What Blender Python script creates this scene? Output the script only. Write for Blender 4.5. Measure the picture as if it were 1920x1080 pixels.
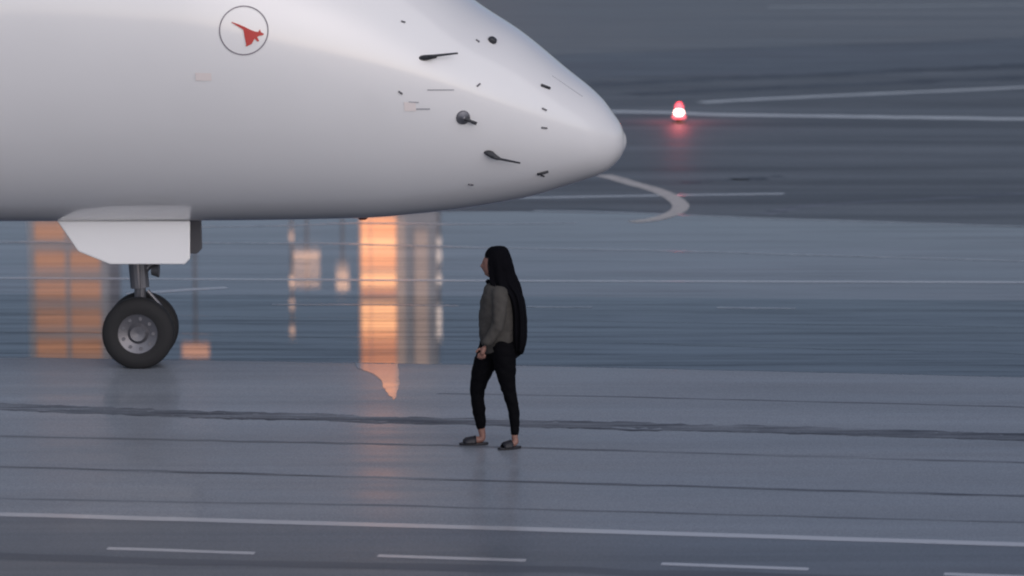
import bpy, bmesh, math, random
import numpy as np
from mathutils import Vector, Matrix
from mathutils.bvhtree import BVHTree

random.seed(7)
SC = bpy.context.scene
COL = SC.collection
for o in list(bpy.data.objects):
    bpy.data.objects.remove(o)
R = math.radians

# ------------------------------------------------------------------ camera
F_PX, CAM_H = 6000.0, 5.0
PITCH = math.atan(847.0 / F_PX)
cd = bpy.data.cameras.new("camera")
cam = bpy.data.objects.new("camera", cd)
COL.objects.link(cam)
cam.location = (0, 0, CAM_H)
cam.rotation_euler = (math.pi / 2 - PITCH, 0, 0)
cd.sensor_width = 36.0
cd.lens = 36.0 * F_PX / 1920.0
cd.clip_start, cd.clip_end = 0.5, 6000
cd.dof.use_dof = True
cd.dof.focus_distance = 27.5
cd.dof.aperture_fstop = 1.6
SC.camera = cam
SC.cycles.filter_width = 2.0

# ------------------------------------------------------------------ sky, sun, exposure
SUN_EL, SUN_ROT = R(22.0), R(155.0)
w = bpy.data.worlds.new("World")
SC.world = w
w.use_nodes = True
nt = w.node_tree
sky = nt.nodes.new("ShaderNodeTexSky")
sky.sky_type = 'NISHITA'
sky.sun_disc = False
sky.sun_elevation = SUN_EL
sky.sun_rotation = SUN_ROT
sky.dust_density = 2.0
sky.air_density = 1.0
sky.ozone_density = 2.0
bg = nt.nodes["Background"]
hs = nt.nodes.new("ShaderNodeHueSaturation")      # thin even overcast: greyer than a clear sky
hs.inputs['Saturation'].default_value = 0.75
nt.links.new(sky.outputs[0], hs.inputs['Color'])
tint = nt.nodes.new("ShaderNodeVectorMath"); tint.operation = 'MULTIPLY'; tint.inputs[1].default_value = (0.94, 0.95, 1.10)
nt.links.new(hs.outputs[0], tint.inputs[0])
nt.links.new(tint.outputs[0], bg.inputs[0])
bg.inputs[1].default_value = 0.05
sd = bpy.data.lights.new("sun", 'SUN')
sun = bpy.data.objects.new("sun", sd)
COL.objects.link(sun)
sd.energy = 1.1
sd.angle = R(120)
sd.color = (1.0, 0.965, 0.95)
sdir = Vector((math.sin(SUN_ROT) * math.cos(SUN_EL), math.cos(SUN_ROT) * math.cos(SUN_EL), math.sin(SUN_EL)))
sun.rotation_euler = sdir.to_track_quat('Z', 'Y').to_euler()
SC.view_settings.view_transform = 'Standard'
SC.view_settings.look = 'None'
SC.view_settings.gamma = 1
SC.view_settings.use_curve_mapping = False
SC.view_settings.exposure = 0.5

# ------------------------------------------------------------------ helpers
FWD = Vector((0, math.cos(PITCH), -math.sin(PITCH)))
UPV = Vector((0, math.sin(PITCH), math.cos(PITCH)))
CAMP = Vector((0, 0, CAM_H))
def ray(px, py):
    return (FWD * F_PX + Vector((1, 0, 0)) * (px - 960.0) + UPV * (540.0 - py)).normalized()
def on_ground(px, py, z=0.0):
    d = ray(px, py); t = (z - CAM_H) / d.z
    return CAMP + d * t
def on_depth(px, py, Y):
    d = ray(px, py)
    return CAMP + d * (Y / d.y)

def thing(name, label, cat, loc, group=None):
    o = bpy.data.objects.new(name, None); COL.objects.link(o)
    o.location = loc; o['label'] = label; o['category'] = cat
    o.empty_display_size = 0.2
    if group: o['group'] = group
    return o
def world_loc(o):
    v = Vector((0, 0, 0))
    while o is not None:
        v += Vector(o.location); o = o.parent
    return v
def obj(name, bm, mat, parent=None, smooth=False, label=None, kind=None):
    """link bm (in world coordinates) as one mesh object under parent"""
    off = world_loc(parent) if parent is not None else Vector((0, 0, 0))
    bm.verts.ensure_lookup_table()
    for v in bm.verts: v.co -= off
    bmesh.ops.recalc_face_normals(bm, faces=bm.faces)
    me = bpy.data.meshes.new(name); bm.to_mesh(me); bm.free()
    if smooth: me.polygons.foreach_set('use_smooth', [True] * len(me.polygons))
    if mat: me.materials.append(mat)
    o = bpy.data.objects.new(name, me); COL.objects.link(o)
    if parent is not None: o.parent = parent
    if label: o['label'] = label
    if kind: o['kind'] = kind
    return o
def bevel(o, wd, seg=2):
    m = o.modifiers.new('bevel', 'BEVEL'); m.width = wd; m.segments = seg; m.limit_method = 'ANGLE'

def add_box(bm, c, s, rot=None):
    M = Matrix.Translation(Vector(c)) @ (rot.to_4x4() if rot else Matrix()) @ Matrix.Diagonal((s[0], s[1], s[2], 1))
    bmesh.ops.create_cube(bm, size=1.0, matrix=M)
def add_tube(bm, pts, radii, n=10, cap=True):
    rings = []
    for i, p in enumerate(pts):
        p = Vector(p)
        a = Vector(pts[max(i - 1, 0)]); b = Vector(pts[min(i + 1, len(pts) - 1)])
        d = (b - a).normalized()
        u = d.orthogonal().normalized() if i == 0 else (u0 - d * u0.dot(d)).normalized()
        u0 = u; v = d.cross(u)
        r = radii[i] if hasattr(radii, '__len__') else radii
        rings.append([bm.verts.new(p + (u * math.cos(2 * math.pi * k / n) + v * math.sin(2 * math.pi * k / n)) * r) for k in range(n)])
    for A, B in zip(rings, rings[1:]):
        for k in range(n): bm.faces.new((A[k], A[(k + 1) % n], B[(k + 1) % n], B[k]))
    if cap:
        bm.faces.new(rings[0][::-1]); bm.faces.new(rings[-1])
def add_lathe(bm, c, axis, prof, n=20):
    """prof: list of (distance along axis, radius)"""
    axis = Vector(axis).normalized(); u = axis.orthogonal().normalized(); v = axis.cross(u); c = Vector(c)
    rings = []
    for h, r in prof:
        if r < 1e-6: rings.append([bm.verts.new(c + axis * h)])
        else: rings.append([bm.verts.new(c + axis * h + (u * math.cos(2 * math.pi * k / n) + v * math.sin(2 * math.pi * k / n)) * r) for k in range(n)])
    for A, B in zip(rings, rings[1:]):
        for k in range(n):
            k2 = (k + 1) % n
            if len(A) == 1 and len(B) == 1: continue
            if len(A) == 1: bm.faces.new((A[0], B[k2], B[k]))
            elif len(B) == 1: bm.faces.new((A[k], A[k2], B[0]))
            else: bm.faces.new((A[k], A[k2], B[k2], B[k]))
def add_loft(bm, rings, cap=True):
    vs = [[bm.verts.new(p) for p in r] for r in rings]; n = len(vs[0])
    for A, B in zip(vs, vs[1:]):
        for k in range(n): bm.faces.new((A[k], A[(k + 1) % n], B[(k + 1) % n], B[k]))
    if cap:
        bm.faces.new(vs[0][::-1]); bm.faces.new(vs[-1])
    return vs
def pchip(xs, ys):
    xs = np.array(xs, float); ys = np.array(ys, float)
    h = np.diff(xs); d = np.diff(ys) / h
    m = np.zeros(len(xs)); m[0] = d[0]; m[-1] = d[-1]
    for i in range(1, len(xs) - 1):
        if d[i - 1] * d[i] > 0:
            w1 = 2 * h[i] + h[i - 1]; w2 = h[i] + 2 * h[i - 1]
            m[i] = (w1 + w2) / (w1 / d[i - 1] + w2 / d[i])
    def f(x):
        i = int(np.clip(np.searchsorted(xs, x) - 1, 0, len(h) - 1)); t = (x - xs[i]) / h[i]
        return ((1 + 2 * t) * (1 - t) ** 2 * ys[i] + t * (1 - t) ** 2 * h[i] * m[i]
                + t * t * (3 - 2 * t) * ys[i + 1] + t * t * (t - 1) * h[i] * m[i + 1])
    return f

# ------------------------------------------------------------------ materials
def mat(name, col, rough=0.5, metal=0.0, coat=0.0, noise=0.0, nscale=8.0, bump=0.0, spec=0.5):
    m = bpy.data.materials.new(name); m.use_nodes = True
    t = m.node_tree; b = t.nodes["Principled BSDF"]
    b.inputs['Base Color'].default_value = (*col, 1); b.inputs['Roughness'].default_value = rough
    b.inputs['Metallic'].default_value = metal; b.inputs['Coat Weight'].default_value = coat
    b.inputs['Coat Roughness'].default_value = 0.10; b.inputs['Coat IOR'].default_value = 1.55; b.inputs['Specular IOR Level'].default_value = spec
    tc = t.nodes.new('ShaderNodeTexCoord'); n = t.nodes.new('ShaderNodeTexNoise')
    n.inputs['Scale'].default_value = nscale; n.inputs['Detail'].default_value = 6
    t.links.new(tc.outputs['Object'], n.inputs['Vector'])
    if noise > 0:
        r = t.nodes.new('ShaderNodeMapRange'); r.inputs['To Min'].default_value = 1 - noise; r.inputs['To Max'].default_value = 1 + noise
        t.links.new(n.outputs['Fac'], r.inputs['Value'])
        mx = t.nodes.new('ShaderNodeVectorMath'); mx.operation = 'SCALE'
        mx.inputs[0].default_value = col; t.links.new(r.outputs[0], mx.inputs['Scale'])
        t.links.new(mx.outputs[0], b.inputs['Base Color'])
    if bump > 0:
        bp = t.nodes.new('ShaderNodeBump'); bp.inputs['Strength'].default_value = bump; bp.inputs['Distance'].default_value = 0.01
        t.links.new(n.outputs['Fac'], bp.inputs['Height']); t.links.new(bp.outputs[0], b.inputs['Normal'])
    return m
def emit(name, col, strength):
    m = bpy.data.materials.new(name); m.use_nodes = True
    b = m.node_tree.nodes["Principled BSDF"]
    b.inputs['Base Color'].default_value = (*[c * .5 for c in col], 1)
    b.inputs['Emission Color'].default_value = (*col, 1); b.inputs['Emission Strength'].default_value = strength
    return m
def asphalt(name, base, rmin, rmax, spec=0.5, var=0.35, bump=0.25, streak=1.0, rpos=(0.35, 0.65), coat=0.0, ripple=0.0, dark=None, gamp=.28):
    """weathered damp tarmac: stone grain, long paving streaks along x, damp blotches"""
    m = bpy.data.materials.new(name); m.use_nodes = True
    t = m.node_tree; L = t.links; b = t.nodes["Principled BSDF"]
    g = t.nodes.new('ShaderNodeNewGeometry')
    def nz(scale, detail, sx=1, sy=1, rough=0.6):
        mp = t.nodes.new('ShaderNodeMapping'); mp.inputs['Scale'].default_value = (sx, sy, 1)
        L.new(g.outputs['Position'], mp.inputs['Vector'])
        n = t.nodes.new('ShaderNodeTexNoise'); n.inputs['Scale'].default_value = scale
        n.inputs['Detail'].default_value = detail; n.inputs['Roughness'].default_value = rough
        L.new(mp.outputs[0], n.inputs['Vector']); return n
    def rng(sock, a, c, lo, hi):
        r = t.nodes.new('ShaderNodeMapRange'); r.inputs['From Min'].default_value = a; r.inputs['From Max'].default_value = c
        r.inputs['To Min'].default_value = lo; r.inputs['To Max'].default_value = hi; L.new(sock, r.inputs['Value']); return r.outputs[0]
    def mul(a, c):
        k = t.nodes.new('ShaderNodeMath'); k.operation = 'MULTIPLY'; L.new(a, k.inputs[0]); L.new(c, k.inputs[1]); return k.outputs[0]
    def add(a, c):
        k = t.nodes.new('ShaderNodeMath'); k.operation = 'ADD'; L.new(a, k.inputs[0]); L.new(c, k.inputs[1]); return k.outputs[0]
    st = nz(1.0, 5, 0.05, 0.9); bl = nz(0.55, 5, 0.45, 1.0); gr = nz(55, 3); fs = nz(1.0, 4, 0.12, 5.0)
    v = mul(rng(st.outputs['Fac'], .3, .7, 1 - var * streak, 1 + var * streak), rng(bl.outputs['Fac'], .3, .7, 1 - var * .6, 1 + var * .6))
    v = mul(v, rng(gr.outputs['Fac'], .3, .7, 1 - gamp, 1 + gamp))
    sc = t.nodes.new('ShaderNodeVectorMath'); sc.operation = 'SCALE'; sc.inputs[0].default_value = base
    L.new(v, sc.inputs['Scale'])
    if dark is None: L.new(sc.outputs[0], b.inputs['Base Color'])
    else:                                    # old bitumen: worn through to the tarmac in places
        wn = nz(1.0, 6, 0.5, 6.0, .75)
        mx = t.nodes.new('ShaderNodeMix'); mx.data_type = 'RGBA'; mx.inputs['B'].default_value = (*dark, 1)
        L.new(rng(wn.outputs['Fac'], .36, .62, .0, 1), mx.inputs['Factor']); L.new(sc.outputs[0], mx.inputs['A'])
        L.new(mx.outputs['Result'], b.inputs['Base Color'])
    dm = add(mul(rng(bl.outputs['Fac'], rpos[0], rpos[1], 0, .6), rng(st.outputs['Fac'], .25, .7, .5, 1.2)), rng(fs.outputs['Fac'], .35, .7, 0, .4))
    L.new(rng(dm, 0, 1, rmin, rmax), b.inputs['Roughness'])
    b.inputs['Specular IOR Level'].default_value = spec
    b.inputs['IOR'].default_value = 1.4
    if ripple > 0:                           # water film thick in some paver ridges, thin in others
        rp = nz(1.0, 5, 0.22, 4.5, .75)
        L.new(rng(rp.outputs['Fac'], .40, .60, spec * (1 - ripple), spec * (1 + ripple)), b.inputs['Specular IOR Level'])
    if coat > 0:                             # broken damp film
        cf = nz(1.0, 5, 0.25, 2.0, .65)
        L.new(rng(cf.outputs['Fac'], .35, .65, 0, coat * 2), b.inputs['Coat Weight'])
        b.inputs['Coat Roughness'].default_value = .12; b.inputs['Coat IOR'].default_value = 1.33
    bp = t.nodes.new('ShaderNodeBump'); bp.inputs['Strength'].default_value = bump; bp.inputs['Distance'].default_value = 0.004
    hh = add(rng(gr.outputs['Fac'], 0, 1, 0, .5), rng(fs.outputs['Fac'], 0, 1, 0, 1.0))
    L.new(hh, bp.inputs['Height']); L.new(bp.outputs[0], b.inputs['Normal'])
    return m

M_TAR = asphalt("tarmac", (0.085, 0.092, 0.105), 0.3, 0.5, spec=.3)
M_FAR = asphalt("far_tarmac", (0.165, 0.176, 0.184), 0.35, 0.55, spec=.3)
M_MID = asphalt("mid_tarmac", (0.140, 0.160, 0.178), 0.5, 0.7, spec=.3)
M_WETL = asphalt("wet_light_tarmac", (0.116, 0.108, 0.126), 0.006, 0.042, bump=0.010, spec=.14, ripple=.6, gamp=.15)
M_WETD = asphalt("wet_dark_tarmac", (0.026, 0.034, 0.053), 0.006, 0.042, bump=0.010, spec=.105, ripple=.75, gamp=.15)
DRYC = (0.240, 0.262, 0.298)
M_DRY = asphalt("damp_concrete", DRYC, 0.32, 0.55, bump=0.10, spec=.18, var=.14, coat=.13, gamp=.22)
M_NEAR = asphalt("near_tarmac", (0.150, 0.166, 0.195), 0.3, 0.55, bump=0.10, spec=.2, var=.18, coat=.10, gamp=.22)
M_PUD = asphalt("puddle_water", tuple(c * .86 for c in DRYC), 0.01, 0.06, bump=0.006, spec=.085, ripple=.5, var=.14, gamp=.15)
M_SEAL = asphalt("bitumen", DRYC, 0.4, 0.6, bump=0.05, spec=.2, dark=(0.060, 0.067, 0.086), gamp=.15)
M_STAIN = asphalt("faint_seam", DRYC, 0.4, 0.6, bump=0.05, spec=.2, dark=(0.110, 0.121, 0.146), gamp=.15)
M_TARL = asphalt("tar_line", DRYC, 0.4, 0.6, bump=0.05, spec=.15, dark=(0.028, 0.032, 0.046), gamp=.2)
M_STAINN = asphalt("near_stain", (0.150, 0.166, 0.195), 0.4, 0.6, bump=0.05, spec=.2, dark=(0.105, 0.115, 0.14), gamp=.15)
M_STAINW = asphalt("wet_stain", (0.040, 0.052, 0.070), 0.02, 0.08, bump=0.012, spec=.11, dark=(0.020, 0.026, 0.037), ripple=.5)
M_STAINF = asphalt("far_rubber", (0.140, 0.160, 0.178), 0.4, 0.6, bump=0.05, spec=.25, dark=(.018, .022, .034))
def paint_mat(name, col, wear, rough=0.2):
    m = mat(name, col, rough, spec=.25)
    t = m.node_tree; L = t.links; b = t.nodes["Principled BSDF"]
    g = t.nodes.new('ShaderNodeNewGeometry'); mp = t.nodes.new('ShaderNodeMapping'); mp.inputs['Scale'].default_value = (1.2, 4, 1)
    n = t.nodes.new('ShaderNodeTexNoise'); n.inputs['Scale'].default_value = 4; n.inputs['Detail'].default_value = 8; n.inputs['Roughness'].default_value = .7
    L.new(g.outputs['Position'], mp.inputs[0]); L.new(mp.outputs[0], n.inputs['Vector'])
    r = t.nodes.new('ShaderNodeMapRange'); r.inputs['From Min'].default_value = wear - .12; r.inputs['From Max'].default_value = wear + .12
    L.new(n.outputs['Fac'], r.inputs['Value'])
    mx = t.nodes.new('ShaderNodeMix'); mx.data_type = 'RGBA'
    mx.inputs['A'].default_value = (.105, .11, .13, 1); mx.inputs['B'].default_value = (*col, 1)
    L.new(r.outputs[0], mx.inputs['Factor']); L.new(mx.outputs['Result'], b.inputs['Base Color'])
    return m
M_PAINT = paint_mat("white_paint", (0.52, 0.52, 0.55), 0.28)
M_WORN = paint_mat("worn_paint", (0.34, 0.35, 0.38), 0.46)
M_CREAM = paint_mat("cream_paint", (0.58, 0.55, 0.52), 0.36, .6)

# ------------------------------------------------------------------ the ground
bm = bmesh.new()
vs = [bm.verts.new(p) for p in ((-1500, -200, 0), (1500, -200, 0), (1500, 3500, 0), (-1500, 3500, 0))]
bm.faces.new(vs)
tarmac = obj("tarmac", bm, M_TAR, None, kind="structure")

def extrap(pts, x):
    """linear interpolation / extrapolation of pixel polyline"""
    for (x0, y0), (x1, y1) in zip(pts, pts[1:]):
        if x <= x1 or (x1, y1) == pts[-1]: return y0 + (y1 - y0) * (x - x0) / (x1 - x0)
XS = [-1500, -500, 0, 352, 700, 960, 1250, 1568, 1920, 2500, 3400]
def strip(name, top, bot, material, z):
    """lane of differently laid tarmac between two seams (seams given by points in the photograph)"""
    bm = bmesh.new(); A = []; B = []
    for x in XS:
        A.append(bm.verts.new(on_ground(x, extrap(top, x), z))); B.append(bm.verts.new(on_ground(x, extrap(bot, x), z)))
    for i in range(len(XS) - 1): bm.faces.new((A[i], A[i + 1], B[i + 1], B[i]))
    return obj(name, bm, material, tarmac, kind="structure")
strip("tarmac_lane", [(352, -60), (1568, -60)], [(352, 128), (1568, 84)], M_FAR, .004)
strip("tarmac_lane", [(352, 160), (1568, 138)], [(352, 398), (1090, 396), (1320, 405), (1568, 414)], M_MID, .004)
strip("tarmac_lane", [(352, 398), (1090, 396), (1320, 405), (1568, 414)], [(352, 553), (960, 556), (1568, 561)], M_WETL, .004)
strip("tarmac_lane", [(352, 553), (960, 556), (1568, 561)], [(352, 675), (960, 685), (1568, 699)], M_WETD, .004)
strip("tarmac_lane", [(352, 675), (960, 685), (1568, 699)], [(352, 978), (960, 995), (1568, 1014)], M_DRY, .004)
strip("tarmac_lane", [(352, 978), (960, 995), (1568, 1014)], [(352, 1500), (1568, 1550)], M_NEAR, .004)

def band(name, pts, wid, material, z=.005, jag=0.0, extend=(False, False), step=0.35, label=None):
    """flat stripe of real width (m) along points picked in the photograph"""
    P = list(pts)
    if extend[0]:
        (x0, y0), (x1, y1) = P[0], P[1]; P.insert(0, (x0 - 1500, y0 - (y1 - y0) / (x1 - x0) * 1500))
    if extend[1]:
        (x0, y0), (x1, y1) = P[-2], P[-1]; P.append((x1 + 1500, y1 + (y1 - y0) / (x1 - x0) * 1500))
    G = [on_ground(x, y, z) for x, y in P]
    Q = []
    for a, b in zip(G, G[1:]):
        n = max(1, int((b - a).length / step))
        Q += [a.lerp(b, k / n) for k in range(n)]
    Q.append(G[-1])
    bm = bmesh.new(); prev = None
    for i, q in enumerate(Q):
        d = (Q[min(i + 1, len(Q) - 1)] - Q[max(i - 1, 0)]).normalized(); nrm = Vector((-d.y, d.x, 0))
        wv = wid if not hasattr(wid, '__len__') else wid[0] + (wid[1] - wid[0]) * i / max(1, len(Q) - 1)
        h1 = wv / 2 * (1 + jag * random.uniform(-1, 1)); h2 = wv / 2 * (1 + jag * random.uniform(-1, 1))
        o = nrm * (jag * wv * random.uniform(-.4, .4))
        a, b = bm.verts.new(q + nrm * h1 + o), bm.verts.new(q - nrm * h2 + o)
        if prev: bm.faces.new((prev[0], a, b, prev[1]))
        prev = (a, b)
    return obj(name, bm, material, tarmac, kind="structure", label=label)
TT = (True, True)
# sealed joints and stains
for k, (dy, wd) in enumerate(((0, .17), (3, .13), (-4, .10), (6, .07))):
    band("bitumen_seam", [(x, yy + dy + (random.uniform(-2.5, 2.5) if 450 < x < 1350 else 0)) for x, yy in [(352, 775), (430, 778), (520, 779), (600, 782), (700, 785), (810, 788), (900, 791), (985, 794), (1100, 796), (1200, 798), (1290, 801), (1400, 803), (1568, 808)]], wd, M_TARL, z=.005 + .0003 * k, jag=.55, extend=TT, step=.06)
band("bitumen_seam", [(352, 825), (830, 835), (1200, 846), (1568, 857)], .075, M_STAIN, jag=.35, extend=TT, step=.2)
band("bitumen_seam", [(352, 885), (950, 902), (1568, 920)], .075, M_SEAL, jag=.35, extend=TT, step=.2)
band("bitumen_seam", [(352, 941), (700, 947), (1568, 970)], .05, M_STAIN, jag=.4, extend=TT)
band("bitumen_seam", [(352, 1053), (800, 1064), (1568, 1083)], .20, M_STAINN, jag=.3, extend=TT)
band("bitumen_seam", [(352, 674), (960, 684), (1568, 698)], .06, M_STAINW, jag=.4, extend=TT)
band("bitumen_seam", [(352, 626), (670, 632), (1100, 640), (1568, 652)], .16, M_STAINW, jag=.5, extend=TT)
band("bitumen_seam", [(820, 738), (1100, 742), (1568, 754)], .05, M_STAIN, jag=.5, extend=(False, True))
band("bitumen_seam", [(352, 592), (988, 600), (1568, 608)], .06, M_STAINW, jag=.5, extend=TT)
band("bitumen_seam", [(1430, 401), (1460, 396), (1490, 389), (1530, 384), (1568, 382)], .24, M_SEAL, jag=.3, extend=(False, True))
band("rubber_streak", [(1000, 163), (1130, 158), (1300, 150), (1568, 138)], .9, M_STAINF, jag=.35, extend=TT)
band("rubber_streak", [(1180, 177), (1290, 172), (1430, 166), (1568, 160)], .75, M_STAINF, jag=.3, extend=(False, True))
band("rubber_streak", [(1280, 343), (1340, 338), (1440, 336)], .22, M_STAINF, jag=.8, step=.15)
band("rubber_streak", [(1370, 336), (1420, 333), (1465, 330)], .22, M_STAINF, jag=.8, step=.15)
band("rubber_streak", [(700, 395), (960, 392), (1080, 392), (1240, 398)], .22, M_STAINF, jag=.5)
# painted lines
band("painted_line", [(352, 974), (960, 991), (1568, 1010)], .135, M_PAINT, .006, jag=.06, extend=TT)
for a, b in (((-330, 1009), (-53, 1019)), ((201, 1028), (478, 1037)), ((708, 1042), (986, 1051)), ((1240, 1057), (1516, 1067)), ((1770, 1076), (2046, 1086))):
    band("painted_dash", [a, b], .085, M_PAINT, .006, jag=.08)
band("painted_line", [(352, 523), (895, 526), (1568, 528)], .12, M_PAINT, .006, jag=.1, extend=TT)
band("painted_line", [(240, 551), (352, 543), (425, 539)], .16, M_PAINT, .006, jag=.1)
band("painted_line", [(510, 571), (700, 571), (860, 573)], .07, M_WORN, .006, jag=.3)
band("painted_dash", [(988, 575), (1110, 576)], .09, M_WORN, .006, jag=.3)
band("painted_dash", [(1345, 577), (1492, 578)], .09, M_WORN, .006, jag=.3)
band("painted_line", [(375, 425), (500, 424), (668, 418), (840, 420), (1080, 418)], .14, M_WORN, .006, jag=.2)
band("painted_line", [(352, 455), (600, 456), (900, 464), (1215, 469), (1330, 472), (1568, 479)], .13, M_WORN, .006, jag=.25, extend=TT)
band("painted_line", [(960, 371), (1030, 370), (1250, 366), (1470, 363)], .15, M_PAINT, .006, jag=.1)
band("painted_line", [(1000, 395), (1090, 396), (1220, 400), (1320, 405), (1568, 413)], .12, M_WORN, .006, jag=.3, extend=(False, True))
band("painted_line", [(1100, 208), (1170, 209), (1265, 211), (1310, 214), (1430, 216), (1568, 218)], .52, M_PAINT, .006, jag=.15, extend=TT)
band("painted_line", [(1315, 192), (1400, 187), (1500, 182), (1568, 179)], .36, M_PAINT, .006, jag=.15, extend=(False, True))
band("painted_line", [(1440, 13), (1560, 12)], .5, M_WORN, .006, jag=.2, extend=(False, True))
arc = [(1130, 328), (1160, 336), (1190, 345), (1220, 353), (1243, 361), (1259, 369), (1270, 377), (1276, 385), (1273, 393), (1262, 400), (1245, 406), (1220, 412), (1185, 416)]
sm = []
for i in range(len(arc) - 1):
    p0, p1, p2, p3 = arc[max(i - 1, 0)], arc[i], arc[i + 1], arc[min(i + 2, len(arc) - 1)]
    for k in range(4):
        u = k / 4
        sm.append(tuple(.5 * ((2 * p1[c]) + (-p0[c] + p2[c]) * u + (2 * p0[c] - 5 * p1[c] + 4 * p2[c] - p3[c]) * u * u + (-p0[c] + 3 * p1[c] - 3 * p2[c] + p3[c]) * u ** 3) for c in (0, 1)))
sm.append(arc[-1])
band("painted_arc", sm, (.28, .20), M_CREAM, .007, jag=.04)
# shallow sheet of water
pud = [(662, 681), (700, 681.5), (746, 682), (749, 715), (745, 735), (740, 749), (734, 745), (727, 737), (720, 727), (715, 714), (706, 704), (690, 696), (672, 690)]
rag = []
for (x0, y0), (x1, y1) in zip(pud, pud[1:] + pud[:1]):
    n = max(2, int(math.hypot(x1 - x0, y1 - y0) / 3))
    for k in range(n):
        u = k / n; rag.append((x0 + (x1 - x0) * u + random.uniform(-2.2, 2.2), y0 + (y1 - y0) * u + random.uniform(-.9, .9)))
bm = bmesh.new(); bm.faces.new([bm.verts.new(on_ground(x, y, .0065)) for x, y in rag]); bmesh.ops.triangulate(bm, faces=bm.faces)
obj("puddle", bm, M_PUD, tarmac, kind="structure")

# ------------------------------------------------------------------ the airliner nose
S_PX = 199.0
YA = F_PX / S_PX * math.cos(0) * 1.0
tip = on_depth(1175, 265, YA)
print("tip", tip, "belly z", tip.z - .745)
M_WHITE = mat("aircraft_white", (0.84, 0.84, 0.86), 0.3, coat=1.0, noise=0.025, nscale=1.3)
M_GREY = mat("bare_metal", (0.18, 0.18, 0.20), 0.4, metal=.6, noise=.1)
M_DARK = mat("dark_probe", (0.035, 0.037, 0.045), 0.45)
M_GLASS = mat("cockpit_glass", (0.02, 0.025, 0.03), 0.05)
M_TYRE = mat("tyre_rubber", (0.02, 0.02, 0.022), 0.8, bump=.3, nscale=30)
M_RED = mat("roundel_red", (0.55, 0.045, 0.04), 0.4)
M_RING = mat("roundel_grey", (0.22, 0.20, 0.24), 0.4)
M_PINK = mat("faded_placard", (0.83, 0.76, 0.75), 0.5)
M_LINE = mat("placard_grey", (0.36, 0.36, 0.40), 0.5)
M_DOORIN = mat('door_inner_grey', (.16, .16, .18), .5)
M_BAY = mat("wheel_bay", (0.10, 0.10, 0.11), 0.6)
plane = thing("airliner", "white jet airliner with its rounded nose pointing right and small dark probes on its side", "airplane", (tip.x - 4.5, YA, 0))

f_top = pchip([0, .05, .125, .226, .578, .98, 1.43, 1.9, 2.4, 3, 3.6, 4.3, 5.2, 6.5, 22], [0, .15, .266, .40, .70, 1.03, 1.33, 1.75, 2.25, 2.62, 2.85, 3.02, 3.16, 3.25, 3.25])
f_bot = pchip([0, .04, .09, .21, .42, .58, .88, 1.38, 1.88, 2.49, 4.1, 6.5, 22], [0, -.12, -.19, -.29, -.37, -.42, -.51, -.605, -.67, -.72, -.745, -.75, -.75])
f_mid = pchip([0, .2, .5, 1, 1.88, 3.1, 4.1, 5.5, 22], [0, .06, .17, .36, .68, .98, 1.2, 1.27, 1.27])
f_wid = pchip([0, .05, .2, .5, 1, 1.88, 3.1, 4.1, 5.5, 6.5, 22], [0, .2, .42, .68, .98, 1.32, 1.62, 1.77, 1.86, 1.88, 1.88])
NS = 96
def section(s):
    if s < .03:   # blunt spherical tip
        k = math.sqrt(s / .03); T, B, W, Mz = f_top(.03) * k, f_bot(.03) * k, f_wid(.03) * k, 0.0
    else: T, B, W, Mz = f_top(s), f_bot(s), f_wid(s), f_mid(s)
    out = []
    for k in range(NS):
        a = 2 * math.pi * k / NS; c = math.cos(a)
        out.append(Vector((tip.x - s, YA + W * math.sin(a), tip.z + Mz + (T - Mz) * c if c > 0 else tip.z + Mz + (Mz - B) * c)))
    return out
def sts(a, b, n): return [a + (b - a) * k / (n - 1) for k in range(n)]
sA = [.78 * (k / 40) ** 2 for k in range(1, 41)]
sB = sts(.78, 2.5, 45) + sts(2.56, 7, 50) + sts(7.6, 20, 14)
bm = bmesh.new()                                   # whole skin once, for shading normals shared by both parts
vv = add_loft(bm, [section(s) for s in sA + sB[1:]], cap=False)
v0 = bm.verts.new(tip)
for k in range(NS): bm.faces.new((v0, vv[0][(k + 1) % NS], vv[0][k]))
bm.normal_update()
SKIN_N = {}
for v in bm.verts:
    n = v.normal.copy(); c = Vector((min(v.co.x, tip.x - .15), YA, tip.z + f_mid(max(0, tip.x - v.co.x))))
    if n.dot(v.co - c) < 0: n = -n
    SKIN_N[tuple(round(q, 4) for q in v.co)] = n
bm.free()
def shell(name, stations, nose):
    bm = bmesh.new(); vv = add_loft(bm, [section(s) for s in stations], cap=False)
    if nose:
        v0 = bm.verts.new(tip)
        for k in range(NS): bm.faces.new((v0, vv[0][(k + 1) % NS], vv[0][k]))
    else: bm.faces.new(vv[-1])
    bm.normal_update(); bvh = BVHTree.FromBMesh(bm)
    o = obj(name, bm, M_WHITE, plane, smooth=True)
    off = world_loc(plane)
    nn = []
    for v in o.data.vertices:
        p = v.co + off
        key = min(((round(p.x, 4) + a, round(p.y, 4) + b, round(p.z, 4) + c) for a in (0,) for b in (0,) for c in (0,)))
        n = SKIN_N.get(tuple(round(q, 4) for q in key))
        if n is None: n = v.normal
        nn.append(tuple(n))
    o.data.normals_split_custom_set_from_vertices(nn)
    return bvh
bvh_r = shell("radome", sA, True)
bvh_f = shell("fuselage", sB, False)
def on_skin(px, py):
    d = ray(px, py); best = None
    for b in (bvh_r, bvh_f):
        h = b.ray_cast(CAMP, d)
        if h[0] is not None and (best is None or h[3] < best[3]): best = h
    if best is None: raise RuntimeError("misses skin %s %s" % (px, py))
    n = best[1]
    if n.dot(d) > 0: n = -n
    return best[0], n
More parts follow.
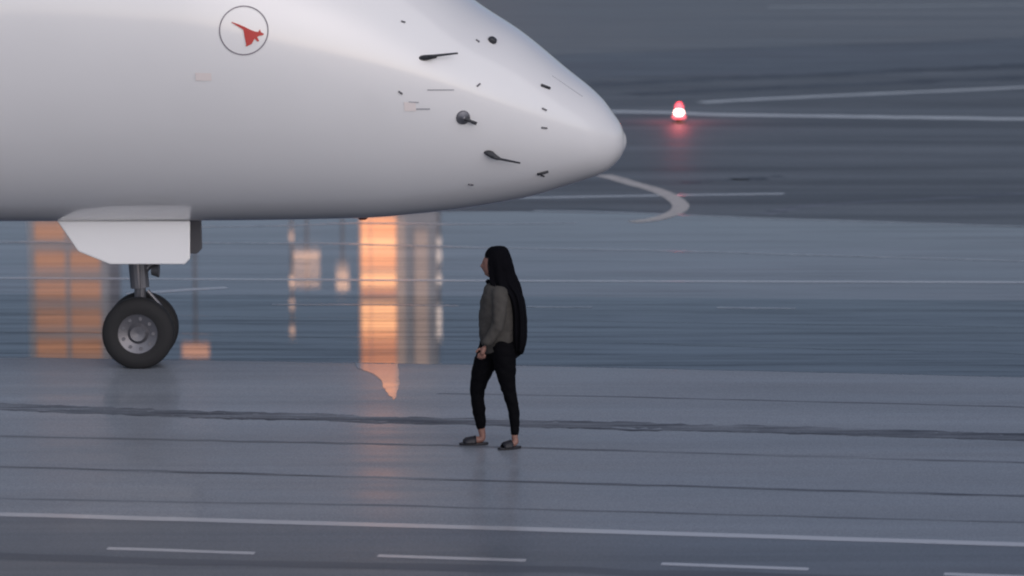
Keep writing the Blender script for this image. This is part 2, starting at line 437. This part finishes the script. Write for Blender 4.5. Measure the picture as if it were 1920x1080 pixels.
def decal(name, poly, material, parent, off=.006, label=None):
    bm = bmesh.new()
    bm.faces.new([bm.verts.new(p + n * off) for p, n in (on_skin(x, y) for x, y in poly)])
    bmesh.ops.triangulate(bm, faces=bm.faces)
    return obj(name, bm, material, parent, label=label)
# roundel
rd = bpy.data.objects.new("roundel", None); COL.objects.link(rd); rd.parent = plane
p, n = on_skin(457, 57); rd.location = p - world_loc(plane)
bm = bmesh.new(); prev = None
for k in range(65):
    a = 2 * math.pi * k / 64; pr = []
    for rr in (44.3, 46.5):
        p, n = on_skin(457 + rr * math.cos(a), 57 + rr * math.sin(a)) ; pr.append(bm.verts.new(p + n * .006))
    if prev: bm.faces.new((prev[0], prev[1], pr[1], pr[0]))
    prev = pr
obj("roundel_ring", bm, M_RING, rd)
roo = [(434, 41), (447, 45.5), (459, 50.5), (470, 56), (478, 59), (484, 60), (487, 55), (489, 60), (495, 63.5), (493, 66), (486, 67), (482, 69.5), (486, 77), (482.5, 78), (477, 72.5), (471, 72), (467, 76.5), (472, 82), (462, 87), (460, 85), (465, 81), (460, 75.5), (463, 69), (463, 63), (456, 56), (446, 49.5), (434, 42.5)]
decal("kangaroo_emblem", roo, M_RED, rd, .009)
# placards and flush marks
decal("placard", [(366, 136), (396, 137), (397, 151), (367, 151)], M_PINK, plane)
decal("placard", [(757, 191), (779, 193), (780, 208), (758, 208)], M_PINK, plane)
for q in ([(766, 190), (785, 191), (785, 193), (766, 192)], [(780, 203), (806, 203), (806, 205.5), (780, 205.5)], [(801, 167.5), (851, 167.5), (851, 169.5), (801, 169.8)]):
    decal("panel_mark", q, M_LINE, plane)
def bar(name, a, b, r, material, off, flat=False):
    pa, na = on_skin(*a); pb, nb = on_skin(*b)
    bm = bmesh.new(); add_tube(bm, [pa + na * off, (pa + pb) / 2 + (na + nb).normalized() * off, pb + nb * off], r, 8)
    return obj(name, bm, material, plane, smooth=True)
bar("panel_mark", (1035, 142), (1092, 181), .003, M_LINE, .0)
for a, b in (((752, 40), (759, 42)), ((747, 171), (754, 176)), ((894, 162), (900, 157)), ((892, 75), (898, 79)), ((1016, 203), (1024, 207)), ((1015, 239), (1025, 240)), ((878, 345), (887, 346))):
    bar("fastener", a, b, .008, M_GREY, .006)
bar("latch", (1014, 160), (1030, 166), .014, M_DARK, .006)
bar("latch", (1007, 326), (1027, 321), .014, M_DARK, .006)
bar("latch", (1014, 328), (1020, 330), .008, M_DARK, .004)
def probe(base_px, joint_px, tip_px, bw):
    """pitot probe: faired mount on the skin, then a thin tube standing off it pointing ahead"""
    pb, nb = on_skin(*base_px); pj, nj = on_skin(*joint_px); pt, ntt = on_skin(*tip_px)
    t = (pj - pb).normalized()
    g = bpy.data.objects.new("pitot_probe", None); COL.objects.link(g); g.parent = plane; g.location = pb - world_loc(plane)
    bm = bmesh.new()
    up = nb.cross(t).normalized(); rings = []
    for h, ln, sh in ((-.01, .5, 0), (.03, .48, .02), (.06, .40, .05), (.075, .3, .07)):
        c = (pb + pj) / 2 + nb * h + t * sh; L = (pj - pb).length * ln; W = bw * (1 - h * 4)
        rings.append([c + t * (L * math.cos(2 * math.pi * k / 14)) + up * (W * math.sin(2 * math.pi * k / 14)) for k in range(14)])
    add_loft(bm, rings)
    obj("mount", bm, M_DARK, g, smooth=True)
    a = (pb + pj) / 2 + nb * .06 + t * .02
    bm = bmesh.new(); add_tube(bm, [a, pj + nj * .075, pt + ntt * .085], [.017, .0125, .008], 10)
    obj("probe_tube", bm, M_DARK, g, smooth=True)
probe((784, 109), (806, 108), (850, 106), .027)
probe((906, 285), (926, 288), (970, 296), .028)
# angle of attack vane
pb, nb = on_skin(868, 220)
g = bpy.data.objects.new("flow_vane", None); COL.objects.link(g); g.parent = plane; g.location = pb - world_loc(plane)
bm = bmesh.new(); add_lathe(bm, pb, nb, [(-.01, .066), (.012, .064), (.02, .055), (.022, .03), (.05, .022), (.06, 0)], 24); obj("hub", bm, M_GREY, g, smooth=True)
q, qn = on_skin(886, 227); bm = bmesh.new()
add_tube(bm, [pb + nb * .04, q + qn * .05], [.022, .010], 8)
t = (q - pb).normalized(); u = nb.cross(t)
add_box(bm, q + qn * .05, (.05, .012, .03), Matrix((t, nb, u)).transposed()); obj("vane_blade", bm, M_DARK, g)
# dark oval sensor
pb, nb = on_skin(922, 77); bm = bmesh.new(); t = Vector((1, 0, 0)); t = (t - nb * t.dot(nb)).normalized(); u = nb.cross(t)
rings = []
for h, k0 in ((-.01, 1), (.02, 1), (.035, .8), (.04, .4)):
    rings.append([pb + nb * h + t * (.043 * k0 * math.cos(2 * math.pi * k / 16)) + u * (.035 * k0 * math.sin(2 * math.pi * k / 16)) for k in range(16)])
add_loft(bm, rings); obj("ice_detector", bm, M_DARK, plane, smooth=True)
# belly drain mast
c = Vector((on_depth(680, 409, YA).x, YA, tip.z + f_bot((1175 - 680) / S_PX)))
bm = bmesh.new(); add_loft(bm, [[c + Vector((L * math.cos(2 * math.pi * k / 12), .03 * math.sin(2 * math.pi * k / 12), h)) for k in range(12)] for h, L in ((.03, .055), (-.012, .05), (-.026, .03))])
obj("belly_beacon", bm, mat("beacon_red_dark", (.08, .015, .015), .3), plane, smooth=True)
# cockpit windows, just above the frame
s_list = [(1.52, 2.25), (2.32, 3.0), (3.07, 3.5)]
for side in (-1, 1):
    for (sa, sb) in s_list:
        bm = bmesh.new(); G = []
        for s in sts(sa, sb, 6):
            row = []
            lo = 1.52 + .06 * (s - 1.5); hi = min(f_top(s) - .12, 2.25)
            for zz in sts(lo, max(hi, lo + .03), 5):
                c = (zz - f_mid(s)) / (f_top(s) - f_mid(s)); c = max(-1, min(.985, c)); a = math.acos(c)
                row.append(bm.verts.new(Vector((tip.x - s, YA + side * (f_wid(s) * math.sin(a) + .006), tip.z + zz + .004))))
            G.append(row)
        for i in range(5):
            for j in range(4): bm.faces.new((G[i][j], G[i + 1][j], G[i + 1][j + 1], G[i][j + 1]))
        obj("cockpit_window", bm, M_GLASS, plane, smooth=True)
# nose gear
gx = on_depth(262, 500, YA).x
belly = tip.z - .745
for dy, fx in ((-.33, 357), (.33, 378)):
    front = on_depth(fx, 450, YA + dy).x; bot = on_depth(355, 494, YA - .33).z
    sl = .06 if dy > 0 else -.06; prof = [(0, belly + .03, 0), (0, bot + .05, .9), (-.05, bot, 1), (-.75, bot, 1), (-1.05, bot + .12, .75), (-1.25, belly + .03, 0)]
    bm = bmesh.new(); add_loft(bm, [[Vector((front + x, YA + dy + sl * k + e, z)) for x, z, k in prof] for e in (-.012, .012)])
    o = obj("gear_door", bm, M_WHITE if dy < 0 else M_DOORIN, plane); bevel(o, .012)
RW = .34
bm = bmesh.new(); add_tube(bm, [(gx - .05, YA, belly), (gx, YA, .75)], .09, 16); add_tube(bm, [(gx, YA, .76), (gx, YA, RW)], .055, 16)
add_tube(bm, [(gx, YA - .2, RW), (gx, YA + .2, RW)], .04, 12); add_tube(bm, [(gx - .05, YA, .8), (gx + .5, YA, belly + .02)], .03, 10)
add_tube(bm, [(gx + .07, YA, .72), (gx + .19, YA, .58), (gx + .07, YA, .44)], .02, 8)
add_tube(bm, [(gx + .02, YA - .09, .98), (gx + .02, YA - .09, .45)], .012, 8)
obj("gear_leg", bm, M_GREY, plane)
bm = bmesh.new(); add_lathe(bm, (gx + .11, YA, .92), (1, 0, 0), [(0, 0), (0, .05), (.07, .075), (.075, .07), (.06, 0)], 20); obj("taxi_lamp", bm, M_GREY, plane)
for dy in (-.19, .19):
    g = bpy.data.objects.new("nose_wheel", None); COL.objects.link(g); g.parent = plane; g.location = Vector((gx, YA + dy, RW)) - world_loc(plane)
    bm = bmesh.new(); c = (gx, YA + dy, RW)
    add_lathe(bm, c, (0, 1, 0), [(-.075, .19), (-.095, .25), (-.08, .315), (-.045, RW), (.045, RW), (.08, .315), (.095, .25), (.075, .19), (-.075, .19)], 40)
    obj("tyre", bm, M_TYRE, g, smooth=True)
    bm = bmesh.new(); add_lathe(bm, c, (0, 1, 0), [(-.06, 0), (-.07, .07), (-.03, .1), (-.06, .188), (.06, .188), (.03, .1), (.07, .07), (.06, 0)], 30)
    for k in range(9):
        a = 2 * math.pi * k / 9
        add_tube(bm, [(gx + .145 * math.cos(a), YA + dy - .055, RW + .145 * math.sin(a)), (gx + .145 * math.cos(a), YA + dy - .03, RW + .145 * math.sin(a))], .018, 8)
    obj("rim", bm, M_GREY, g)

# ------------------------------------------------------------------ the walking person
foot_ref = on_ground(935, 838)
YP = foot_ref.y
print("person depth", YP, "px/m", F_PX / YP)
M_SKIN = mat("skin", (0.24, 0.125, 0.10), 0.55, noise=.08, nscale=20)
M_LEG = mat("black_leggings", (0.003, 0.003, 0.0045), 0.8, bump=.15, nscale=40, spec=.08)
M_JACK = mat("grey_jacket", (0.072, 0.068, 0.064), 0.85, spec=.15, noise=.25, nscale=12, bump=.5)
M_HOOD = mat("black_hood", (0.003, 0.003, 0.005), 0.9, bump=.4, nscale=14, spec=.1)
M_SHOE = mat("black_sandal", (0.012, 0.012, 0.018), 0.5)
M_HAIR = mat("dark_hair", (0.010, 0.008, 0.008), 0.5)
person = thing("person", "person with long black head covering, grey jacket and black leggings walking left", "person", (foot_ref.x, YP, 0))
def PP(px, py, dy=0.0): return on_depth(px, py, YP + dy)

def skin_mesh(chains, sub=2):
    """chains: list of [(Vector, (rx, ry)), ...]; chains joined where points coincide; returns bmesh grown with the Skin modifier"""
    verts, edges, rad = [], [], []
    def idx(p, r):
        for i, v in enumerate(verts):
            if (v - p).length < 1e-5: return i
        verts.append(p); rad.append(r); return len(verts) - 1
    for ch in chains:
        last = None
        for p, r in ch:
            i = idx(Vector(p), r)
            if last is not None: edges.append((last, i))
            last = i
    me = bpy.data.meshes.new("tmp"); me.from_pydata([tuple(v) for v in verts], edges, [])
    o = bpy.data.objects.new("tmp", me); COL.objects.link(o)
    sk = o.modifiers.new("skin", 'SKIN'); sk.use_smooth_shade = True
    if not me.skin_vertices: me.skin_vertices.new()
    for i, r in enumerate(rad): me.skin_vertices[0].data[i].radius = r if hasattr(r, '__len__') else (r, r)
    me.skin_vertices[0].data[0].use_root = True
    s = o.modifiers.new("sub", 'SUBSURF'); s.levels = sub; s.render_levels = sub
    dg = bpy.context.evaluated_depsgraph_get()
    ev = bpy.data.meshes.new_from_object(o.evaluated_get(dg))
    bm = bmesh.new(); bm.from_mesh(ev)
    bpy.data.objects.remove(o); bpy.data.meshes.remove(me); bpy.data.meshes.remove(ev)
    return bm
def merge(dst, src):
    me = bpy.data.meshes.new("tmp"); src.to_mesh(me); src.free(); dst.from_mesh(me); bpy.data.meshes.remove(me)
def remesh(o, vox, smooth=3):
    m = o.modifiers.new("remesh", 'REMESH'); m.mode = 'VOXEL'; m.voxel_size = vox; m.use_smooth_shade = True
    if smooth:
        k = o.modifiers.new("smooth", 'SMOOTH'); k.factor = .5; k.iterations = smooth

NEAR, FARL = -.085, .085
hip_n, hip_f = PP(946, 652, NEAR), PP(922, 652, FARL)
pel = PP(938, 642, 0)
near_leg = [(hip_n, .100), (PP(947, 690, NEAR), .088), (PP(951, 718, NEAR), .064), (PP(958, 746, NEAR), .052), (PP(964, 772, NEAR), .046), (PP(965, 797, NEAR), .038), (PP(965, 819, NEAR), .033)]
far_leg = [(hip_f, .105), (PP(906, 690, FARL), .090), (PP(897, 714, FARL), .070), (PP(894, 738, FARL), .056), (PP(898, 768, FARL), .053), (PP(901, 790, FARL), .043), (PP(903, 808, FARL), .037)]
# bare body: one continuous surface
ank_n, ank_f = PP(965, 822, NEAR), PP(904, 812, FARL)
def on_z(px, py, dy, z):
    p = PP(px, py, dy); return Vector((p.x, YP + dy, z))
toe_n = Vector((PP(945, 838, NEAR).x, YP + NEAR - .05, .035)); heel_n = Vector((PP(968, 838, NEAR).x, YP + NEAR, .05))
toe_f = Vector((PP(873, 832, FARL).x, YP + FARL - .02, .035)); heel_f = Vector((PP(906, 832, FARL).x, YP + FARL, .05))
chest = PP(938, 560, 0); neck = PP(935, 525, 0); neck2 = PP(931, 505, 0)
sh_n, el_n, wr_n = PP(937, 549, -.17), PP(936, 606, -.225), PP(909, 648, -.20)
sh_f, el_f, wr_f = PP(937, 549, .17), PP(942, 606, .22), PP(922, 650, .20)
def shrink(ch, k): return [(p, r * k) for p, r in ch]
body = skin_mesh([[(pel, .11), (PP(938, 600, 0), .10), (chest, .11), (neck, .05), (neck2, .048)],
                  [(pel, .11)] + shrink(near_leg, .86) + [(ank_n, .030), (heel_n, .032)],
                  [(pel, .11)] + shrink(far_leg, .86) + [(ank_f, .031), (heel_f, .032)],
                  [(heel_n, .032), (heel_n.lerp(toe_n, .55), .034), (toe_n, .028)], [(heel_f, .032), (heel_f.lerp(toe_f, .55), .034), (toe_f, .026)],
                  [(chest, .11), (sh_n, .052), (el_n, .040), (wr_n, .026)], [(chest, .11), (sh_f, .052), (el_f, .040), (wr_f, .026)]])
# head with a face, turned to the left
hc = PP(926, 496, 0)
hb = bmesh.new(); bmesh.ops.create_uvsphere(hb, u_segments=40, v_segments=28, radius=1.0)
for v in hb.verts:
    x, y, z = v.co
    fwd = -x
    px_ = .094 * x; py_ = .074 * y; pz_ = .112 * z
    if z < -.2: px_ -= .012 * (-z - .2); py_ *= 1 - .30 * (-z - .2); px_ = px_ if fwd > 0 else px_ * (1 - .35 * (-z - .2))
    if fwd > .6:
        nose = math.exp(-((y / .16) ** 2) - (((z + .12) / .17) ** 2)); px_ -= .022 * nose
        brow = math.exp(-((z - .22) / .12) ** 2) * math.exp(-(y / .5) ** 2); px_ -= .004 * brow
        for sy in (-1, 1): px_ += .010 * math.exp(-(((y - sy * .38) / .16) ** 2) - (((z - .07) / .10) ** 2))
        px_ -= .006 * math.exp(-((y / .28) ** 2) - (((z + .46) / .06) ** 2)); px_ += .005 * math.exp(-((y / .3) ** 2) - (((z + .54) / .03) ** 2))
        px_ -= .008 * math.exp(-((y / .25) ** 2) - (((z + .80) / .12) ** 2))
    v.co = hc + Vector((px_, py_, pz_))
merge(body, hb)
def hand(bm_, wr, el, side):
    d = (wr - el).normalized(); d = (d * .45 + Vector((-.1, 0, -1)) * .6).normalized()
    across = Vector((-1, 0, 0)); across = (across - d * across.dot(d)).normalized(); nrm = d.cross(across)
    palm = wr + d * .05
    merge(bm_, skin_mesh([[(wr, .024), (palm, (.034, .022)), (wr + d * .085, (.034, .020))]], 2))
    for k, (ln, o) in enumerate(((.070, .027), (.078, .009), (.072, -.009), (.056, -.026))):
        a = wr + d * .07 + across * o; curl = Vector((0, -side, 0))
        b = a + (d * .9 + curl * .25).normalized() * ln * .5; c = b + (d * .55 + curl * .75).normalized() * ln * .32; e = c + (d * .15 + curl).normalized() * ln * .25
        merge(bm_, skin_mesh([[(a, .010), (b, .009), (c, .0085), (e, .007)]], 2))
    a = wr + d * .03 + across * .022; b = a + (across * .8 + d * .7).normalized() * .035; c = b + (d + across * .15).normalized() * .03
    merge(bm_, skin_mesh([[(a, .012), (b, .010), (c, .008)]], 2))
hand(body, wr_n, el_n, -1); hand(body, wr_f, el_f, 1)
o = obj("body", body, M_SKIN, person, smooth=True); remesh(o, .006, 2)
# leggings
lg = skin_mesh([[(PP(943, 612, 0), (.145, .165)), (pel, (.15, .14)), ], [(pel, (.15, .14))] + shrink(near_leg, 1.13), [(pel, (.15, .14))] + shrink(far_leg, 1.13)])
sp = bmesh.new(); bmesh.ops.create_uvsphere(sp, u_segments=24, v_segments=16, radius=1.0)
for v in sp.verts: v.co = PP(946, 648, 0) + Vector((v.co.x * .165, v.co.y * .165, v.co.z * .125))
merge(lg, sp)
o = obj("leggings", lg, M_LEG, person, smooth=True); remesh(o, .010, 5)
m = o.modifiers.new("creases", 'DISPLACE'); tq = bpy.data.textures.new("creases", 'CLOUDS'); tq.noise_scale = .05; m.texture = tq; m.strength = .016
# jacket: torso loft and sleeves
lv = [(526, 918, 950, .075), (533, 913, 957, .115), (541, 907, 964, .165), (552, 903, 971, .185), (570, 899, 976, .185), (595, 897, 979, .18), (615, 898, 979, .175), (628, 902, 978, .17), (640, 907, 977, .165), (648, 910, 976, .16)]
jb = bmesh.new(); rings = []
for y, x0, x1, hw in lv:
    a, b = PP(x0, y), PP(x1, y); c = (a + b) / 2; L = (b - a).length / 2
    tl = .075 * max(0, min(1, (y - 605) / 35))     # hem rides up towards the back
    rings.append([c + Vector((L * math.cos(2 * math.pi * k / 32), hw * math.sin(2 * math.pi * k / 32), tl * math.cos(2 * math.pi * k / 32))) for k in range(32)])
add_loft(jb, rings)
merge(jb, skin_mesh([[(PP(937, 541, -.13), .06), (sh_n, .070), (PP(937, 578, -.21), .066), (el_n, .060), (PP(922, 630, -.215), .050), (wr_n, .038)]]))
merge(jb, skin_mesh([[(PP(937, 541, .13), .06), (sh_f, .070), (PP(939, 578, .21), .066), (el_f, .060), (PP(930, 630, .215), .050), (wr_f, .038)]]))
o = obj("jacket", jb, M_JACK, person, smooth=True); remesh(o, .010, 3)
m = o.modifiers.new("folds", 'DISPLACE'); tx = bpy.data.textures.new("folds", 'CLOUDS'); tx.noise_scale = .10; m.texture = tx; m.strength = .030; m.mid_level = .5
# hood draping down the back
hl = [(461.5, 922, 944, .035), (464, 917, 949, .062), (470, 911, 954, .090), (480, 908, 958, .104), (492, 907.5, 961, .108), (505, 909, 964, .106), (516, 911, 967, .104), (525, 912, 970, .112), (532, 914, 973, .13), (538, 928, 975, .15), (548, 944, 979, .17), (565, 951, 983, .18), (585, 954, 986, .185), (610, 955, 988, .185), (632, 955, 988, .175), (641, 957, 986, .16), (649, 960, 983, .14), (656, 965, 979, .10)]
hb = bmesh.new(); rings = []; NH = 60
for y, x0, x1, hw in hl:
    a, b = PP(x0, y), PP(x1, y); c = (a + b) / 2; L = (b - a).length / 2
    am = max(0, min(1, (y - 475) / 60)) * .12       # long hanging folds
    rings.append([c + Vector((L * math.cos(2 * math.pi * k / NH) * (1 + am * math.sin(2 * math.pi * k / NH * 11 + y * .03)), hw * math.sin(2 * math.pi * k / NH) * (1 + am * math.sin(2 * math.pi * k / NH * 9 + y * .02)),
        -max(0, (y - 632) / 24) * .03 * (1 + math.sin(k * 2.3)))) for k in range(NH)])
vv = add_loft(hb, rings)
kill = []
z_hi, z_lo = PP(926, 476).z, PP(926, 522).z
for f in hb.faces:
    c = f.calc_center_median()
    if z_lo < c.z < z_hi and c.x < PP(917, 500).x: kill.append(f)
bmesh.ops.delete(hb, geom=kill, context='FACES')
o = obj("head_covering", hb, M_HOOD, person, smooth=True)
m = o.modifiers.new("thick", 'SOLIDIFY'); m.thickness = .012; m.offset = -1
m = o.modifiers.new("sub", 'SUBSURF'); m.levels = 2; m.render_levels = 2
m = o.modifiers.new("folds", 'DISPLACE'); m.texture = tx; m.strength = .016
# hair falling over the brow
hb = bmesh.new()
bmesh.ops.create_uvsphere(hb, u_segments=28, v_segments=20, radius=1.0)
for v in hb.verts: v.co = hc + Vector((v.co.x * .097 + .008, v.co.y * .082, v.co.z * .118 + .006))
bmesh.ops.delete(hb, geom=[f for f in hb.faces if f.calc_center_median().x < hc.x - .045 and f.calc_center_median().z < hc.z + .055], context='FACES')
o = obj("hair", hb, M_HAIR, person, smooth=True); m = o.modifiers.new("thick", 'SOLIDIFY'); m.thickness = .006; m.offset = -1
# slip-on sandals
for toe, heel in ((toe_n, heel_n), (toe_f, heel_f)):
    d = (toe - heel); d.z = 0; L = d.length; d.normalize(); sd_ = Vector((-d.y, d.x, 0))
    g = bpy.data.objects.new("sandal", None); COL.objects.link(g); g.parent = person; g.location = Vector((heel.x, heel.y, 0)) - world_loc(person)
    bm = bmesh.new(); out = []
    for z in (.003, .024):
        ring = []
        for k in range(24):
            a = 2 * math.pi * k / 24
            u = math.cos(a); wv = .046 * math.sin(a) * (1 + .12 * u)
            q = Vector((heel.x, heel.y, z)) + d * (L / 2 + .005 + (L / 2 + .05) * u) + sd_ * wv; ring.append(q)
        out.append(ring)
    add_loft(bm, out); so = obj("sole", bm, M_SHOE, g); bevel(so, .006)
    bm = bmesh.new(); rings = []
    for t_ in (.42, .6, .8, .98, 1.10):
        c = Vector((heel.x, heel.y, .02)) + d * (L * t_); hgt = .060 * (1.12 - .42 * t_); wd = .047
        if t_ > 1.05: wd, hgt = .034, .026
        rings.append([c + sd_ * (wd * math.cos(math.pi * k / 12)) + Vector((0, 0, hgt * math.sin(math.pi * k / 12))) for k in range(13)])
    vs_ = [[bm.verts.new(q) for q in r] for r in rings]
    for A, B in zip(vs_, vs_[1:]):
        for k in range(12): bm.faces.new((A[k], A[k + 1], B[k + 1], B[k]))
    so = obj("strap", bm, M_SHOE, g, smooth=True); m = so.modifiers.new("thick", 'SOLIDIFY'); m.thickness = .006; m.offset = 1

# ------------------------------------------------------------------ red apron light
lp = on_ground(1273, 230)
lamp = thing("apron_light", "small glowing red light standing on the tarmac beside the white line", "light", (lp.x, lp.y, 0))
M_HOUS = mat("lamp_housing", (.10, .09, .04), .5)
bm = bmesh.new(); add_lathe(bm, (lp.x, lp.y, 0), (0, 0, 1), [(.004, 0), (.004, .12), (.02, .12), (.03, .05), (.06, .035), (.08, .07), (.09, .08), (.095, 0)], 24); obj("housing", bm, M_HOUS, lamp, smooth=False)
M_LENS = emit("red_lens_glow", (1.0, 0.13, 0.17), 1.3)
M_BULB = emit("hot_bulb", (1.0, .55, .48), 6.0)
zc = .19
bm = bmesh.new(); add_lathe(bm, (lp.x, lp.y, .07), (0, 0, 1), [(0, .09), (.01, .12), (.05, .125), (.052, 0)], 24); obj("lens_ring", bm, M_LENS, lamp, smooth=True)
bm = bmesh.new(); add_lathe(bm, (lp.x, lp.y, .124), (0, 0, 1), [(0, .050), (.03, .085), (.055, .092), (.08, .085), (.11, .050), (.112, 0)], 24); obj("bulb", bm, M_BULB, lamp, smooth=True)
bm = bmesh.new(); add_lathe(bm, (lp.x, lp.y, .238), (0, 0, 1), [(0, .055), (.02, .078), (.05, .078), (.08, .062), (.105, .035), (.115, 0)], 24); obj("glow_cap", bm, M_LENS, lamp, smooth=True)  # upward glow of the bulb put into the shape as an emissive red cone
ld = bpy.data.lights.new("red_glow", 'POINT'); ld.energy = 10; ld.color = (1, .08, .10); ld.shadow_soft_size = .10
lo = bpy.data.objects.new("red_glow", ld); COL.objects.link(lo); lo.location = (0, 0, .46); lo.parent = lamp

# ------------------------------------------------------------------ beyond the apron: lit towers (the left one added) and masts, seen only as reflections in the wet ground
YB = 200.0
def bx(px): return (px - 960) / F_PX * YB
def bz(py): return (py + 307.0) / F_PX * YB - CAM_H      # height whose mirror image lands at photo row py
M_WALL = mat("pale_wall", (.60, .60, .63), .7, noise=.1, nscale=.5)
M_STEEL = mat("mast_steel", (.3, .31, .33), .5, metal=.3)
M_ORANGEB = emit("bright_stairwell", (1.0, .47, .23), 2.2)
M_ORANGED = emit("dim_stairwell", (1.0, .40, .22), 1.0)
M_ORANGE = emit("lit_stairwell", (1.0, .40, .19), 1.7)
M_ORANGE2 = emit("added_pane_glow", (1.0, .48, .28), .42)  # glow for the panes of the added left tower
M_AMBER = emit("dim_panel", (1.0, .75, .65), .32)
M_FLOOD = emit("flood_lamp", (1.0, .80, .70), 1.7)
M_FLOOD2 = emit("warm_lamp", (1.0, .62, .45), 1.3)
def lit_tower(x0, x1, top_py, panes, label, wall_depth=6.0):
    tw = thing("tower", label, "building", (bx((x0 + x1) / 2), YB + 3, 0), "lit towers beyond the apron")
    bm = bmesh.new(); ztop = bz(top_py)
    add_box(bm, (bx((x0 + x1) / 2), YB + wall_depth / 2 + .2, ztop / 2), (bx(x1) - bx(x0), wall_depth, ztop)); obj("wall", bm, M_WALL, tw)
    bm = bmesh.new(); add_box(bm, (bx((x0 + x1) / 2), YB + wall_depth / 2 + .2, ztop + .2), (bx(x1) - bx(x0) + .5, wall_depth + .5, .4)); obj("roof", bm, M_STEEL, tw)
    for (a, b, y0, y1, m_) in panes:
        bm = bmesh.new(); add_box(bm, (bx((a + b) / 2), YB + .15, (bz(y0) + bz(y1)) / 2), (bx(b) - bx(a), .12, abs(bz(y1) - bz(y0)))); obj("window", bm, m_, tw)
    return tw
pn = []
B_, M_, D_ = M_ORANGEB, M_ORANGE, M_ORANGED
for y0, y1, mo in ((405, 440, M_), (444, 468, B_), (473, 503, M_), (513, 537, B_), (543, 553, D_), (572, 591, B_), (597, 621, B_), (626, 640, M_), (646, 662, D_), (668, 690, D_), (695, 712, D_), (718, 760, M_), (770, 830, D_), (840, 900, D_), (910, 990, M_), (1000, 1060, D_)):
    pn.append((675, 691, y0, y1, mo)); pn.append((694, 740, y0, y1, mo))
pn += [(742, 757, 410, 900, M_AMBER), (776, 800, 430, 1000, M_AMBER)]
lit_tower(670, 818, 1090, pn, "slim pale tower with a lit orange stairwell")
lit_tower(44, 196, 860, [(58, 114, y, y + 34, M_ORANGE2) for y in range(415, 830, 56)] + [(124, 180, y, y + 34, M_ORANGE2) for y in range(415, 830, 56)], "added pale tower with two columns of glowing panes")  # unseen tower added to give an orange reflection at the left
def mast(px, lamp_py, label, rows, w_px, m_, x_off=0):
    t = thing("floodlight_mast", label, "mast", (bx(px), YB - 4, 0), "floodlight masts beyond the apron")
    zt = bz(lamp_py)
    bm = bmesh.new(); add_tube(bm, [(bx(px), YB - 4, 0), (bx(px), YB - 4, zt)], [.16, .08], 12); obj("pole", bm, M_STEEL, t)
    for (y0, y1) in rows:
        bm = bmesh.new(); add_box(bm, (bx(px + x_off), YB - 4.2, (bz(y0) + bz(y1)) / 2), (w_px * YB / F_PX, .1, abs(bz(y1) - bz(y0)))); obj("floodlight", bm, m_, t)
mast(825, 630, "tall steel mast with a line of small white lamps", [(432, 440), (455, 470), (500, 512), (560, 572), (578, 592), (600, 612)], 7, M_FLOOD)
mast(552, 620, "tall steel mast with bank of warm lamps", [(420, 432), (500, 520), (545, 560), (595, 610)], 7, M_FLOOD2)
mast(580, 530, "short steel mast with rows of warm lamp bars", [(456, 468), (479, 485), (495, 500), (512, 517)], 48, M_FLOOD2)
mast(646, 530, "slender steel mast with three lamp bars", [(481, 484), (493, 503), (511, 525)], 23, M_FLOOD2)
mast(372, 745, "tall steel mast with two wide warm lamp bars", [(628, 652), (706, 734)], 50, emit("dim_warm_lamp", (1.0, .50, .34), .9))
